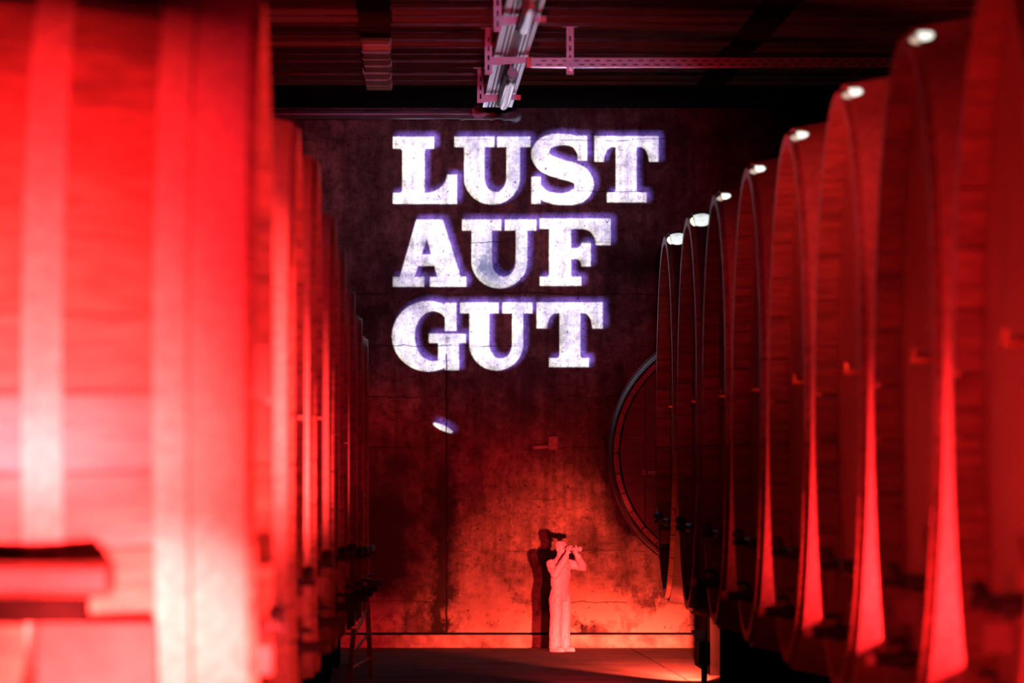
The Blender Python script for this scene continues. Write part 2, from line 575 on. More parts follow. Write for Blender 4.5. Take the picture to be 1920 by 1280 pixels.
def hoop_mesh(t, wd, m=M_HOOP):
    mb = MB()
    n = 72
    R0, R1 = rad(t) + 0.001, rad(min(1, t + wd / CL)) + 0.001
    for i in range(n):
        a = 2 * PI * i / n
        for (r, y) in ((R0, t * CL), (R0 + 0.009, t * CL), (R1 + 0.009, t * CL + wd), (R1, t * CL + wd)):
            mb.v.append((r * math.sin(a), y, r * math.cos(a)))
    for i in range(n):
        q = (i + 1) % n
        for j in range(4):
            p = (j + 1) % 4
            mb.f.append((i * 4 + j, i * 4 + p, q * 4 + p, q * 4 + j))
    return mb.mesh('hoop', m, 40)


def plank_mesh(i, npl):
    Rr = RH - 0.076
    wd = 2 * Rr / npl
    x0, x1 = -Rr + i * wd + 0.003, -Rr + (i + 1) * wd - 0.003
    xs = [x0 + (x1 - x0) * k / 6 for k in range(7)]
    top = [(x, math.sqrt(max(0.0004, Rr * Rr - x * x))) for x in xs]
    poly = top + [(x, -z) for x, z in reversed(top)]
    return MB().prism(poly, REC, REC + 0.06).mesh('head_plank', M_HEAD)


def make_cask():
    root = empty('wine_cask')
    sm = stave_mesh()
    for i in range(NS):
        link('stave', sm, root, (0, 0, ZC), (0, 2 * PI * (i + 0.5) / NS, 0))
    for t, wd in ((0.030 / CL, 0.165), (0.206 / CL, 0.10), (0.58 / CL, 0.12), (1.85 / CL, 0.12), (2.244 / CL, 0.10), (2.355 / CL, 0.165)):
        link('hoop', hoop_mesh(t, wd), root, (0, 0, ZC))
    for i in range(9):
        link('head_plank', plank_mesh(i, 9), root, (0, 0, ZC))
    n = 36
    MB().prism([((RH - 0.076) * math.sin(2 * PI * k / n), (RH - 0.076) * math.cos(2 * PI * k / n)) for k in range(n)],
               CL - REC - 0.06, CL - REC).build('rear_head', M_HEAD, root, None, (0, 0, ZC))
    # manhole door low on the head, with crossbar, screw and handle
    dz = -0.80
    door = MB().prism([(-0.20, dz - 0.24), (0.20, dz - 0.24), (0.24, dz - 0.16), (0.22, dz + 0.16), (0.14, dz + 0.26), (-0.14, dz + 0.26), (-0.22, dz + 0.16), (-0.24, dz - 0.16)],
                      REC - 0.03, REC).build('door', M_HEAD, root, None, (0, 0, ZC))
    MB().cbox((-0.34, REC - 0.095, dz + 0.02), (0.34, REC - 0.03, dz + 0.075), 0.012).build('crossbar', M_IRON, door)
    MB().tube([(0, REC - 0.03, dz + 0.05), (0, -0.07, dz + 0.05)], 0.016, 10).build('screw', M_IRON, door, 40)
    h = MB()
    h.tube([(-0.13, -0.03, dz + 0.062), (-0.06, -0.035, dz + 0.085), (0, -0.04, dz + 0.095), (0.06, -0.035, dz + 0.085), (0.13, -0.03, dz + 0.062)], [0.014, 0.024, 0.034, 0.024, 0.014], 10)
    h.build('wing_nut', M_IRON, door, 50)
    MB().cbox((-0.03, -0.025, dz - 0.105), (0.03, REC - 0.03, dz - 0.005), 0.006).build('latch_block', M_LATCH, door)
    # drain valve under the door
    vz = -1.04
    valve = MB().tube([(0, REC, vz), (0, 0.04, vz), (0, 0.04, vz), (0, -0.01, vz), (0, -0.01, vz), (0, -0.10, vz)], [0.028, 0.028, 0.036, 0.036, 0.024, 0.024], 12).build('drain_valve', M_IRON, root, 40, (0, 0, ZC))
    MB().tube([(0, -0.10, vz), (0, -0.105, vz), (0, -0.13, vz), (0, -0.135, vz)], [0.020, 0.026, 0.026, 0.02], 14).build('valve_cap', M_GLARECAP, valve, 40)
    MB().tube([(0, 0.015, vz + 0.03), (0, 0.015, vz + 0.065), (0.05, -0.02, vz + 0.075), (0.09, -0.05, vz + 0.07)], [0.010, 0.010, 0.014, 0.010], 8).build('valve_lever', M_IRON, valve, 40)
    # tasting tap in the middle of the head
    tap = MB().tube([(0.02, REC, 0.08), (0.02, 0.055, 0.08), (0.02, 0.03, 0.08)], [0.016, 0.016, 0.012], 10).build('tasting_tap', M_BRASS, root, 40, (0, 0, ZC))
    MB().tube([(0.02, 0.045, 0.085), (0.02, 0.045, 0.12)], [0.006, 0.009], 8).build('tap_key', M_BRASS, tap, 40)
    # two saddles that carry the cask
    for y0, y1 in ((0.275, 0.60), (1.98, 2.32)):
        R = rad((y0 + y1) / 2 / CL) + 0.006
        xs = [-0.92 + 1.84 * k / 16 for k in range(17)]
        poly = [(x, ZC - math.sqrt(R * R - x * x)) for x in xs] + [(1.0, ZC - math.sqrt(R * R - 0.92 ** 2)), (1.0, 0.0), (-1.0, 0.0), (-1.0, ZC - math.sqrt(R * R - 0.92 ** 2))]
        MB().prism(poly, y0, y1).build('saddle', M_SADDLE, root)
    return root


proto = make_cask()
first = [True]
ORD = ['nearest', 'second nearest', 'third nearest', 'fourth', 'fifth', 'sixth', 'seventh', 'eighth', 'ninth', 'tenth', 'eleventh']


def place_cask(loc, rz, sc, label, group):
    o = proto if first[0] else copy_tree(proto)
    first[0] = False
    o.location = loc
    o.rotation_euler = (0, 0, rz)
    o.scale = (sc,) * 3
    tag(o, label, 'cask', group)
    return o


XR = 1.87


def strip(root, names):
    for ch in list(root.children):
        if ch.name.split('.')[0] in names:
            for g in list(ch.children):
                bpy.data.objects.remove(g)
            bpy.data.objects.remove(ch)


right_labels = [
    'oak wine cask in the right row, cut off by the right picture edge',
    'tall oak cask in the right row whose white-lit rim is highest and nearest',
    'oak cask in the right row, second white-lit rim from the right',
    'dark oak cask in the right row, third white-lit rim from the right',
    'dark oak cask in the right row, fourth white-lit rim from the right',
    'very dark oak cask in the right row, fifth white-lit rim from the right',
    'very dark oak cask just before the last of the right row, bright pointed rim',
    'last and farthest oak cask of the right row, in front of the end wall',
]
for i, k in enumerate(range(-1, 7)):
    y = 21.1 + 3.2 * k
    o = place_cask((XR, y, 0), -PI / 2, 1.0, right_labels[i], 'casks of the right row')
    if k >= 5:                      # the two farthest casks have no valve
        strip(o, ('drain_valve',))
        for ch in o.children:       # and hoops darkened in colour for the shade there
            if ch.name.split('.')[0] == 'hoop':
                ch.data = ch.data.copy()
                ch.data.materials[0] = M_SHADEHOOP
LEFT = [  # y, x of head, scale
    (17.4, -0.425, 0.945), (23.8, -0.435, 0.94), (27.1, -0.400, 0.95), (30.9, -0.363, 0.913), (33.6, -0.338, 0.89),
    (36.4, -0.307, 0.836), (38.9, -0.28, 0.80), (41.6, -0.256, 0.772)]
left_labels = [
    'huge blurred cask filling the left of the picture, glowing pale and red',
    'red cask in the left row, directly behind the huge blurred one',
    'red cask in the left row, second behind the huge blurred one',
    'dim red cask in the left row, third behind the huge blurred one',
    'dim red cask in the left row, fourth behind the huge blurred one',
    'dark red cask in the left row, third from its far end',
    'dark cask in the left row, second from its far end',
    'low dark cask at the far end of the left row by the wall',
]
near_cask = None
for i, (y, x, sc) in enumerate(LEFT):
    o = place_cask((x, y, 0), PI / 2, sc, left_labels[i], 'casks of the left row')
    for ch in o.children:           # valve caps darkened for the shade low on this side
        if ch.name.split('.')[0] == 'drain_valve':
            for g in ch.children:
                g.data = g.data.copy()
                g.data.materials[0] = M_IRON
    if i == 0:
        near_cask = o
# the nearest left cask lies in a higher cradle with a thick chock on its near side
for ch in list(near_cask.children):
    if ch.name.split('.')[0] == 'saddle':
        bpy.data.objects.remove(ch)
for y0, y1 in ((0.30, 0.66), (1.90, 2.26)):
    R = rad((y0 + y1) / 2 / CL) + 0.006
    xs = [-1.20 + 2.40 * k / 20 for k in range(21)]
    zt = ZC - math.sqrt(R * R - 1.20 ** 2)
    MB().prism([(x, ZC - math.sqrt(R * R - x * x)) for x in xs] + [(1.32, zt), (1.32, 0.0), (-1.32, 0.0), (-1.32, zt)], y0, y1).build('saddle', M_CRADLE, near_cask)
MB().cbox((-1.60, 0.42, zt + 0.085), (-1.30, 1.6, zt + 0.185), 0.02).build('chock', M_BRACE, near_cask)
MB().cbox((-1.42, 0.50, zt), (-1.30, 1.5, zt + 0.085), 0.01).build('chock_wedge', M_SADDLE, near_cask)

# smaller cask in the corner, its head towards the aisle
corner = place_cask((2.50, 42.75, 0.0), math.radians(-7), 0.70, 'smaller round cask by the end wall, its broad head turned towards the camera', None)
corner.location.z = 1.55 - ZC * 0.70
strip(corner, ('saddle', 'door', 'drain_valve', 'tasting_tap'))
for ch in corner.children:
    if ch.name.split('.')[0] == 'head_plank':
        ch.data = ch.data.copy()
        ch.data.materials[0] = M_BRACE  # darker planks stand for the shade on the recessed head
    if ch.name.split('.')[0] == 'hoop':
        ch.data = ch.data.copy()
        ch.data.materials[0] = M_IRON  # black hoops stand for the shaded outer side
if 'group' in corner:
    del corner['group']


def lettering(txt, size, parent, loc, rot, depth, mat):
    cu = bpy.data.curves.new('lettering', 'FONT')
    cu.body = txt
    cu.size = size
    cu.extrude = depth
    t = bpy.data.objects.new('lettering', cu)
    COL.objects.link(t)
    dg = bpy.context.evaluated_depsgraph_get()
    me = bpy.data.meshes.new_from_object(t.evaluated_get(dg))
    bpy.data.objects.remove(t)
    me.materials.clear()
    me.materials.append(mat)
    return link('lettering', me, parent, loc, rot)


lettering('S nm', 0.085, corner, (-0.985, REC - 0.002, ZC - 0.23), (PI / 2, 0, 0), 0.001, M_TEXT)
# raised plinth under the corner cask
MB().cbox((-0.12, 0.25, -0.40), (1.05, 2.35, ZC - RB + 0.04), 0.02).build('plinth', M_SADDLE, corner)

# ------------------------------------------------------------------ cable tray on hangers
def at(u, v, y):
    return ((u - VPX) / FPX * y, y, EYE + (VPY - v) / FPX * y)


TZ = EYE + 2.60
TX0, TX1 = 0.592, 0.818
tray = empty('cable_tray', (TX0, 42.0, TZ))
tag(tray, 'galvanised cable tray running along the ceiling towards the end wall', 'cable tray')
TL = 20.0
tw = TX1 - TX0


def tb(name, mb, mat, smooth=None):
    return mb.build(name, mat, tray, smooth)


# long ribs of the tray, each a folded strip, with dark gaps between
strips = [(0.0, 0.040), (0.048, 0.066), (0.074, 0.090), (0.098, 0.140), (0.148, 0.164), (0.172, 0.190), (0.196, tw)]
for (a, b2) in strips:
    mb = MB()
    mb.prism([(a, 0.0), (b2, 0.0), (b2 - 0.003, 0.012), (a + 0.003, 0.012)], -TL, 0)
    tb('tray_strip', mb, M_GALV)
tb('tray_bed', MB().box((0.002, -TL, 0.011), (tw - 0.002, 0, 0.014)), M_SLOT)
for x0 in (0.0, tw - 0.004):
    tb('tray_side', MB().box((x0, -TL, 0.0), (x0 + 0.004, 0, 0.055)), M_GALV)
# rungs of the perforated middle
rung = MB().box((0.100, 0, -0.004), (0.138, 0.012, 0.002)).mesh('tray_rung', M_SLOT)
for i in range(60):
    link('tray_rung', rung, tray, (0, -0.6 - i * 0.13, 0))

# hangers: slotted post with an arm under the tray
def hanger(y, ztop, zbot, xc, label, arm=True, wd=0.048):
    root = empty('tray_hanger', (xc, y, zbot))
    tag(root, label, 'hanger', 'slotted hangers of the cable tray')
    ln = ztop - zbot
    sl = []
    s = 0.03
    while s + 0.04 < ln:
        sl.append((s, s + 0.034, wd * 0.37, wd * 0.63))
        s += 0.062
    slotted(MB(), ln, wd, 0.003, sl, (-wd / 2, 0, 0), (0, 0, 1), (1, 0, 0), (0, 1, 0)).build('post', M_GALVD, root)
    MB().box((-wd / 2, 0.003, 0), (-wd / 2 + 0.003, 0.035, ln)).build('post_flange', M_GALVD, root)
    MB().box((wd / 2 - 0.003, 0.003, 0), (wd / 2, 0.035, ln)).build('post_flange', M_GALVD, root)
    MB().box((-0.05, -0.005, ln), (0.05, 0.09, ln + 0.008)).build('ceiling_plate', M_GALVD, root)
    if arm:
        a0 = wd / 2 - 0.01
        x1 = TX1 - xc + 0.012
        za = TZ - zbot
        MB().prism([(a0, za - 0.064), (x1, za - 0.042), (x1, za - 0.008), (a0, za - 0.008)], -0.012, 0.0).build('arm', M_GALVD, root)
        MB().box((a0, 0.0, za - 0.012), (x1, 0.035, za - 0.008)).build('arm_flange', M_GALVD, root)
        MB().cbox((x1 - 0.02, -0.02, za - 0.046), (x1 + 0.018, 0.03, za - 0.008), 0.004).build('end_cap', bpy.data.materials['red_plastic_cap'], root)
    return root


simple('red_plastic_cap', (0.75, 0.04, 0.03), 0.4)
hl = ['slotted hanger post at the far end of the tray, above the pipe cap',
      'slotted hanger post in the middle, where the side rail branches off',
      'slotted hanger post nearest the camera, cut by the top picture edge']
for (y, v0, v1, u), lb in zip(((40.4, 112, 193, 901), (36.6, 45, 140, 916), (33.2, -60, 60, 933)), hl):
    p0, p1 = at(u, v1, y), at(u, v0, y)
    hanger(y, CEIL_Z - 0.008, p0[2], p0[0], lb)

# side rail (slotted channel) that branches off to the right
RY = 36.55
rx0, _, rz1 = at(996, 109, RY)
_, _, rz0 = at(996, 126, RY)
rail = empty('side_rail', (rx0, RY, rz0))
tag(rail, 'long slotted channel branching off the cable tray to the right', 'rail')
RLN = 2.45
sl = []
s = 0.03
hh = rz1 - rz0
k = 0
for row, t0 in ((0, hh * 0.22), (1, hh * 0.66)):
    s = 0.03 + 0.035 * row
    while s + 0.05 < RLN:
        sl.append((s, s + 0.034, t0, t0 + hh * 0.14))
        s += 0.070
slA = [q for q in sl if q[2] < hh * 0.5]
slB = [q for q in sl if q[2] > hh * 0.5]
slotted(MB(), RLN, hh * 0.5, 0.002, slA, (0, 0, 0), (1, 0, 0), (0, 0, 1), (0, 1, 0)).build('lower_web', M_GALVD, rail)
slotted(MB(), RLN, hh * 0.5, 0.002, [(a, b2, c - hh * 0.5, d - hh * 0.5) for a, b2, c, d in slB], (0, 0, hh * 0.5), (1, 0, 0), (0, 0, 1), (0, 1, 0)).build('upper_web', M_GALVD, rail)
MB().box((0, 0.0, -0.003), (RLN, 0.05, 0.0)).build('bottom_flange', M_GALV, rail)
MB().box((0, 0.0, hh), (RLN, 0.05, hh + 0.003)).build('top_flange', M_GALVD, rail)
MB().box((0, 0.03, 0.002), (RLN, 0.034, hh)).build('back_web', M_SLOT, rail)
MB().cbox((-0.035, -0.008, 0.0), (0.0, 0.05, hh + 0.008), 0.004).build('end_cap', bpy.data.materials['red_plastic_cap'], rail)
p0 = at(1069, 140, 36.5)
h4 = hanger(36.5, CEIL_Z - 0.008, p0[2], p0[0], 'slotted hanger post standing alone on the side rail', arm=False)
MB().tube([(0, -0.004, 0.028), (0, -0.016, 0.028)], [0.013, 0.011], 10).build('bolt', M_STEEL, h4, 40)

# two long lamps under the tray
def lamp(y0, y1, xc, label):
    root = empty('tube_lamp', (xc, y0, TZ - 0.09))
    tag(root, label, 'lamp', 'closed lamps under the cable tray')
    ln = y1 - y0
    n = 14
    base, cov = MB(), MB()
    prof = [0, 0.04, 0.12, 0.25, 0.5, 0.75, 0.88, 0.96, 1.0]
    for t in prof:
        e = math.sqrt(max(0.02, 1 - (2 * t - 1) ** 6))
        for j in range(n):
            a = 2 * PI * j / n
            cov.v.append((0.036 * e * math.cos(a), t * ln, -0.004 - 0.028 + 0.034 * e * math.sin(a)))
    for i in range(len(prof) - 1):
        for j in range(n):
            q = (j + 1) % n
            cov.f.append((i * n + j, i * n + q, (i + 1) * n + q, (i + 1) * n + j))
    cov.f.append(tuple(range(n)))
    cov.f.append(tuple((len(prof) - 1) * n + j for j in range(n)))
    cov.build('lamp_cover', M_DIFF, root, 60)
    base.cbox((-0.045, -0.02, -0.022), (0.045, ln + 0.02, 0.02), 0.012).build('lamp_housing', M_LAMPBODY, root)
    for yy in (0.25, ln - 0.25):
        MB().box((-0.006, yy - 0.01, 0.02), (0.006, yy + 0.01, 0.085)).build('lamp_clip', M_GALVD, root)
    MB().tube([(0, -0.36, -0.02), (0, -0.1, -0.02), (0, -0.1, -0.022), (0, 0.02, -0.03)], [0.034, 0.034, 0.028, 0.02], 12).build('cable_gland', M_PVC, root, 40)
    return root


lamp(37.0, 40.15, 0.715, 'glossy closed lamp at the far end of the cable tray')
lamp(30.6, 33.0, 0.705, 'glossy closed lamp under the nearer end of the cable tray')

# ------------------------------------------------------------------ waste pipe on the end wall
PY = 44.6
pz = at(0, 214, PY)[2]
pr = 0.040
pipe = empty('waste_pipe', (0, PY, pz))
tag(pipe, 'dark plastic waste pipe running under the ceiling across the end wall', 'pipe')
xl, xe = at(430, 0, PY)[0], at(945, 0, PY)[0]
MB().tube([(xl, 0, 0), (xe, 0, 0)], pr, 20).build('pipe_run', M_PVC, pipe, 40)
xt = at(898, 0, PY)[0]
MB().tube([(xt - 0.14, 0, 0), (xt + 0.13, 0, 0)], pr + 0.004, 20).build('tee', M_PVC, pipe, 40)
for xx in (xt - 0.13, xt + 0.10):
    MB().tube([(xx - 0.015, 0, 0), (xx + 0.015, 0, 0)], pr + 0.010, 20).build('sleeve', M_PVC, pipe, 40)
MB().tube([(xt, 0, 0.012), (xt, -0.10, 0.012)], pr + 0.008, 20).build('tee_branch', M_PVC, pipe, 40)
MB().tube([(xt, -0.10, 0.012), (xt, -0.115, 0.012)], pr + 0.016, 24).build('branch_cap', M_CAP, pipe, 40)
el = MB()
pts = []
for i in range(7):
    a = PI / 2 * i / 6
    pts.append((xe + 0.10 * math.sin(a), 0.10 * (1 - math.cos(a)), -0.004))
pts.append((xe + 0.10, 0.41, -0.004))
el.tube(pts, pr + 0.006, 18).build('elbow', M_PVC, pipe, 60)
MB().tube([(xe - 0.01, 0, 0), (xe + 0.03, 0, 0)], pr + 0.011, 20).build('sleeve', M_PVC, pipe, 40)

# the floor floodlight itself; barn door and visor added to shade the last cask
fl = empty('floor_floodlight', (2.0, 37.5, 0.0))
tag(fl, 'small black floodlight on the floor by the last right casks', 'floodlight')
MB().cbox((-0.04, -0.16, 0.14), (0.04, 0.02, 0.305), 0.012).build('lamp_housing', M_PROJ, fl)
MB().cbox((-0.045, -0.12, 0.0), (0.045, 0.02, 0.015), 0.005).build('foot_plate', M_PROJ, fl)
MB().cbox((-0.015, -0.07, 0.015), (0.015, -0.03, 0.145), 0.004).build('yoke', M_PROJ, fl)
MB().add([(0.020, 0.06, 0.02), (0.060, 0.70, 0.02), (0.060, 0.70, 0.52), (0.020, 0.06, 0.40), (0.026, 0.06, 0.02), (0.066, 0.70, 0.02), (0.066, 0.70, 0.52), (0.026, 0.06, 0.40)],
         [(0, 1, 2, 3), (7, 6, 5, 4), (0, 4, 5, 1), (1, 5, 6, 2), (2, 6, 7, 3), (3, 7, 4, 0)]).build('added_barn_door', M_PROJ, fl)
MB().add([(-0.045, 0.02, 0.305), (0.03, 0.02, 0.305), (0.06, 0.70, 0.345), (-0.045, 0.70, 0.345), (-0.045, 0.02, 0.311), (0.03, 0.02, 0.311), (0.06, 0.70, 0.351), (-0.045, 0.70, 0.351)],
         [(3, 2, 1, 0), (4, 5, 6, 7), (0, 1, 5, 4), (1, 2, 6, 5), (2, 3, 7, 6), (3, 0, 4, 7)]).build('added_visor', M_PROJ, fl)

# junction box on the wall
p = at(1037, 830, WALL_Y)
jb = empty('junction_box', (p[0], WALL_Y, p[2]))
tag(jb, 'small pale junction box on the end wall above the figure', 'junction box')
MB().cbox((-0.040, -0.05, -0.055), (0.040, 0, 0.055), 0.008).build('box_body', M_PLATE, jb)
MB().cbox((-0.034, -0.058, -0.046), (0.034, -0.05, 0.046), 0.003).build('box_lid', M_PLATE, jb)
MB().tube([(-0.04, -0.025, -0.03), (-0.16, -0.025, -0.036)], 0.016, 10).build('conduit', M_PLATE, jb, 40)

# ladder leaning against the left row
lad = empty('ladder', (-0.26, 38.0, 0.0))
tag(lad, 'short wooden ladder leaning at the foot of the left row', 'ladder')
A0, A1 = Vector(at(696, 1236, 38.3)) - lad.location, Vector(at(688, 1118, 38.3)) - lad.location
A0.z = 0.02
B0, B1 = Vector(at(655, 1262, 37.4)) - lad.location, Vector(at(663, 1178, 37.4)) - lad.location
B0.z = 0.02
MB().tube([A0, A1], 0.018, 10).build('rail', M_LADDER, lad, 40)
MB().tube([B0, B1], 0.018, 10).build('rail', M_LADDER, lad, 40)
for t in (0.25, 0.55, 0.85):
    q0, q1 = A0.lerp(A1, t), B0.lerp(B1, t)
    MB().tube([q0, q1], 0.012, 8).build('rung', M_LADDER, lad, 40)

# ------------------------------------------------------------------ the figure with binoculars
def figure():
    sx, sy = 1050, 1222
    fy = WALL_Y - 0.88
    x = (sx - VPX) / FPX * fy
    root = empty('figure_sculpture', (x, fy, 0.0), math.radians(42), 0.495)
    tag(root, 'pale figure sculpture in work overalls and cap peering through binoculars', 'sculpture')
    mb = MB()
    V = Vector

    def limb(pts, r, n=14):
        mb.tube(pts, r, n)
        for p_, r_ in zip(pts, r):
            mb.ball(p_, r_ * 0.995, 12, 8)

    def loft(secs, n=20):
        """secs: (z, cx, cy, rx, ry)"""
        k0 = len(mb.v)
        for (z, cx, cy, rx, ry) in secs:
            for j in range(n):
                a = 2 * PI * j / n
                mb.v.append((cx + rx * math.cos(a), cy + ry * math.sin(a), z))
        for i in range(len(secs) - 1):
            for j in range(n):
                q = (j + 1) % n
                mb.f.append((k0 + i * n + j, k0 + i * n + q, k0 + (i + 1) * n + q, k0 + (i + 1) * n + j))
        mb.f.append(tuple(k0 + j for j in range(n))[::-1])
        e = k0 + (len(secs) - 1) * n
        mb.f.append(tuple(e + j for j in range(n)))
    # torso with hips, belt and chest
    loft([(0.80, 0, 0.01, 0.150, 0.115), (0.90, 0, 0.01, 0.178, 0.128), (0.985, 0, 0.0, 0.172, 0.120), (1.0, 0, 0.0, 0.160, 0.112), (1.03, 0, 0.0, 0.160, 0.112), (1.045, 0, 0.0, 0.172, 0.122),
          (1.15, 0, -0.005, 0.180, 0.128), (1.28, 0, 0.0, 0.196, 0.134), (1.38, 0, 0.005, 0.205, 0.122), (1.44, 0, 0.01, 0.165, 0.098), (1.48, 0, 0.012, 0.075, 0.07)])
    # neck and collar
    limb([V((0, 0.01, 1.44)), V((0, -0.012, 1.56))], [0.066, 0.056])
    loft([(1.44, 0, 0.008, 0.10, 0.088), (1.475, 0, 0.004, 0.088, 0.080), (1.50, 0, 0.0, 0.072, 0.070)])
    # head, jaw, nose, ears
    mb.ball((0, -0.02, 1.645), (0.076, 0.096, 0.104), 18, 12)
    mb.ball((0, -0.05, 1.585), (0.052, 0.060, 0.050), 14, 10)
    mb.tube([(0, -0.108, 1.650), (0, -0.128, 1.615), (0, -0.108, 1.605)], [0.010, 0.016, 0.012], 8)
    mb.ball((0, -0.108, 1.575), (0.026, 0.012, 0.009), 10, 6)
    for s in (-1, 1):
        mb.ball((s * 0.076, -0.01, 1.63), (0.014, 0.026, 0.034), 10, 8)
        mb.ball((s * 0.03, -0.105, 1.66), (0.022, 0.012, 0.012), 10, 6)
    # cap: round crown and short brim pushed up
    loft([(1.668, 0, -0.015, 0.086, 0.108), (1.69, 0, -0.012, 0.089, 0.110), (1.72, 0, -0.006, 0.082, 0.100), (1.745, 0, 0.0, 0.060, 0.075), (1.755, 0, 0.0, 0.02, 0.03)])
    mb.ball((0, -0.115, 1.690), (0.066, 0.055, 0.012), 16, 6)
    # legs in wide trousers, slight folds at the shoe
    for s in (-1, 1):
        c = s * 0.098
        loft([(0.045, c * 1.10, -0.005, 0.090, 0.105), (0.075, c * 1.10, -0.005, 0.098, 0.112), (0.105, c * 1.10, 0.0, 0.086, 0.098), (0.14, c * 1.10, 0.0, 0.092, 0.104), (0.19, c * 1.08, 0.0, 0.084, 0.094), (0.32, c * 1.06, 0.006, 0.083, 0.092),
              (0.48, c * 1.04, 0.0, 0.084, 0.094), (0.56, c, -0.012, 0.087, 0.098), (0.70, c * 0.98, -0.004, 0.096, 0.108), (0.84, c * 0.92, 0.004, 0.100, 0.118), (0.90, c * 0.85, 0.006, 0.09, 0.115)])
        # shoe: heel, vamp and sole
        mb.ball((c * 1.12, 0.03, 0.045), (0.062, 0.075, 0.050), 14, 8)
        mb.ball((c * 1.16, -0.10, 0.040), (0.066, 0.110, 0.046), 16, 8)
        loft([(0.0, c * 1.14, -0.05, 0.066, 0.165), (0.022, c * 1.14, -0.05, 0.070, 0.170), (0.03, c * 1.14, -0.05, 0.064, 0.160)], 24)
        # pocket flap
        mb.tube([(s * 0.165, -0.055, 0.95), (s * 0.178, -0.03, 0.90), (s * 0.172, 0.01, 0.86)], [0.012, 0.014, 0.010], 8)
    # sleeves: the nearer arm hangs its elbow low, the other one is spread wide
    rs, re, rw = V((-0.195, 0.0, 1.385)), V((-0.255, -0.15, 1.215)), V((-0.105, -0.245, 1.50))
    ls, le, lw = V((0.195, 0.0, 1.385)), V((0.345, -0.16, 1.335)), V((0.135, -0.275, 1.50))
    for a, b2, c in ((rs, re, rw), (ls, le, lw)):
        limb([a, a.lerp(b2, 0.5) + V((0, 0.008, 0)), b2], [0.082, 0.074, 0.066])
        limb([b2, b2.lerp(c, 0.30), b2.lerp(c, 0.62), b2.lerp(c, 0.86), c], [0.066, 0.064, 0.056, 0.050, 0.052])
    for p_, q_ in (((-0.02, -0.125, 1.40), (0.0, -0.127, 1.06)),):
        mb.tube([p_, q_], 0.008, 8)
    # hands on the barrels: palm, thumb below, four fingers over the top
    for s, wv in ((-1, rw), (1, lw)):
        bx = s * 0.042
        palm = V((s * 0.078, -0.262, 1.585))
        limb([wv, wv.lerp(palm, 0.55)], [0.036, 0.034], 12)
        mb.ball(palm, (0.022, 0.048, 0.046), 14, 10)
        limb([wv.lerp(palm, 0.4), palm], [0.036, 0.032], 12)
        for i, (dy, ln) in enumerate(((-0.040, 0.9), (-0.016, 1.0), (0.008, 0.96), (0.030, 0.8))):
            yb = palm.y + dy
            r_ = 0.0125 - 0.0006 * i
            limb([V((s * 0.084, yb, 1.610)), V((s * 0.080, yb - 0.004, 1.652)), V((s * (0.080 - 0.030 * ln), yb - 0.008, 1.676)), V((s * (0.080 - 0.058 * ln), yb - 0.008, 1.668))], [r_, r_, r_ * 0.95, r_ * 0.8], 8)
        limb([V((s * 0.078, palm.y + 0.02, 1.572)), V((s * 0.060, palm.y - 0.005, 1.566)), V((s * 0.036, palm.y - 0.022, 1.574))], [0.015, 0.0135, 0.011], 8)
    src = mb.mesh('figure_source', None)
    tmp = bpy.data.objects.new('figure_source', src)
    COL.objects.link(tmp)
    r = tmp.modifiers.new('r', 'REMESH')
    r.mode = 'VOXEL'
    r.voxel_size = 0.0075
    sm = tmp.modifiers.new('s', 'SMOOTH')
    sm.factor = 0.5
    sm.iterations = 4
    dg = bpy.context.evaluated_depsgraph_get()
    dg.update()
    me = bpy.data.meshes.new_from_object(tmp.evaluated_get(dg))
    bpy.data.objects.remove(tmp)
    me.name = 'figure_body'
    # cloth folds in trousers and sleeves
    nr = [v.normal.copy() for v in me.vertices]
    for v, n_ in zip(me.vertices, nr):
        x_, y_, z_ = v.co
        if 0.10 < z_ < 0.98:
            k_ = 0.0045 * min(1.0, (z_ - 0.10) * 8, (0.98 - z_) * 8) * (1.4 if z_ < 0.4 else 0.9)
            v.co += n_ * k_ * math.sin(46 * z_ + 22 * x_ + 3.0 * math.sin(11 * z_ + 9 * y_)) * math.sin(9 * math.atan2(y_, abs(x_) - 0.1) + 7 * z_)
        elif 1.06 < z_ < 1.46:
            v.co += n_ * 0.005 * math.sin(38 * z_ + 30 * x_ + 2.5 * math.sin(14 * z_)) * math.sin(12 * x_ + 10 * y_ + 9 * z_)
    me.materials.clear()
    me.materials.append(M_FIG)
    for p_ in me.polygons:
        p_.use_smooth = True
    link('body', me, root)
    bn = MB()
    for s in (-1, 1):
        x0 = s * 0.044
        bn.tube([(x0 * 0.8, -0.128, 1.635), (x0 * 0.8, -0.165, 1.635), (x0, -0.185, 1.632), (x0, -0.25, 1.630), (x0 * 1.05, -0.33, 1.628), (x0 * 1.10, -0.36, 1.627), (x0 * 1.10, -0.415, 1.626)],
                [0.020, 0.020, 0.026, 0.028, 0.030, 0.036, 0.037], 18)
    bn.tube([(0, -0.22, 1.632), (0, -0.31, 1.632)], 0.014, 10)
    bn.box((-0.04, -0.235, 1.622), (0.04, -0.215, 1.640))
    bn.box((-0.04, -0.32, 1.620), (0.04, -0.305, 1.636))
    bn.build('binoculars', M_FIGD, root, 40)
    return root


figure()

# ------------------------------------------------------------------ projector behind the camera: housing and slide with the cut-out words
GX0, GX1, GY0, GY1, ST = -820, 2380, -900, 2260, 2.5
nx, ny = int((GX1 - GX0) / ST), int((GY1 - GY0) / ST)
gx = GX0 + (np.arange(nx) + 0.5) * ST
gy = GY0 + (np.arange(ny) + 0.5) * ST
PX, PYY = np.meshgrid(gx, gy)
mask = np.zeros((ny, nx), bool)


def rect(x0, y0, x1, y1):
    return (PX >= x0) & (PX <= x1) & (PYY >= y0) & (PYY <= y1)


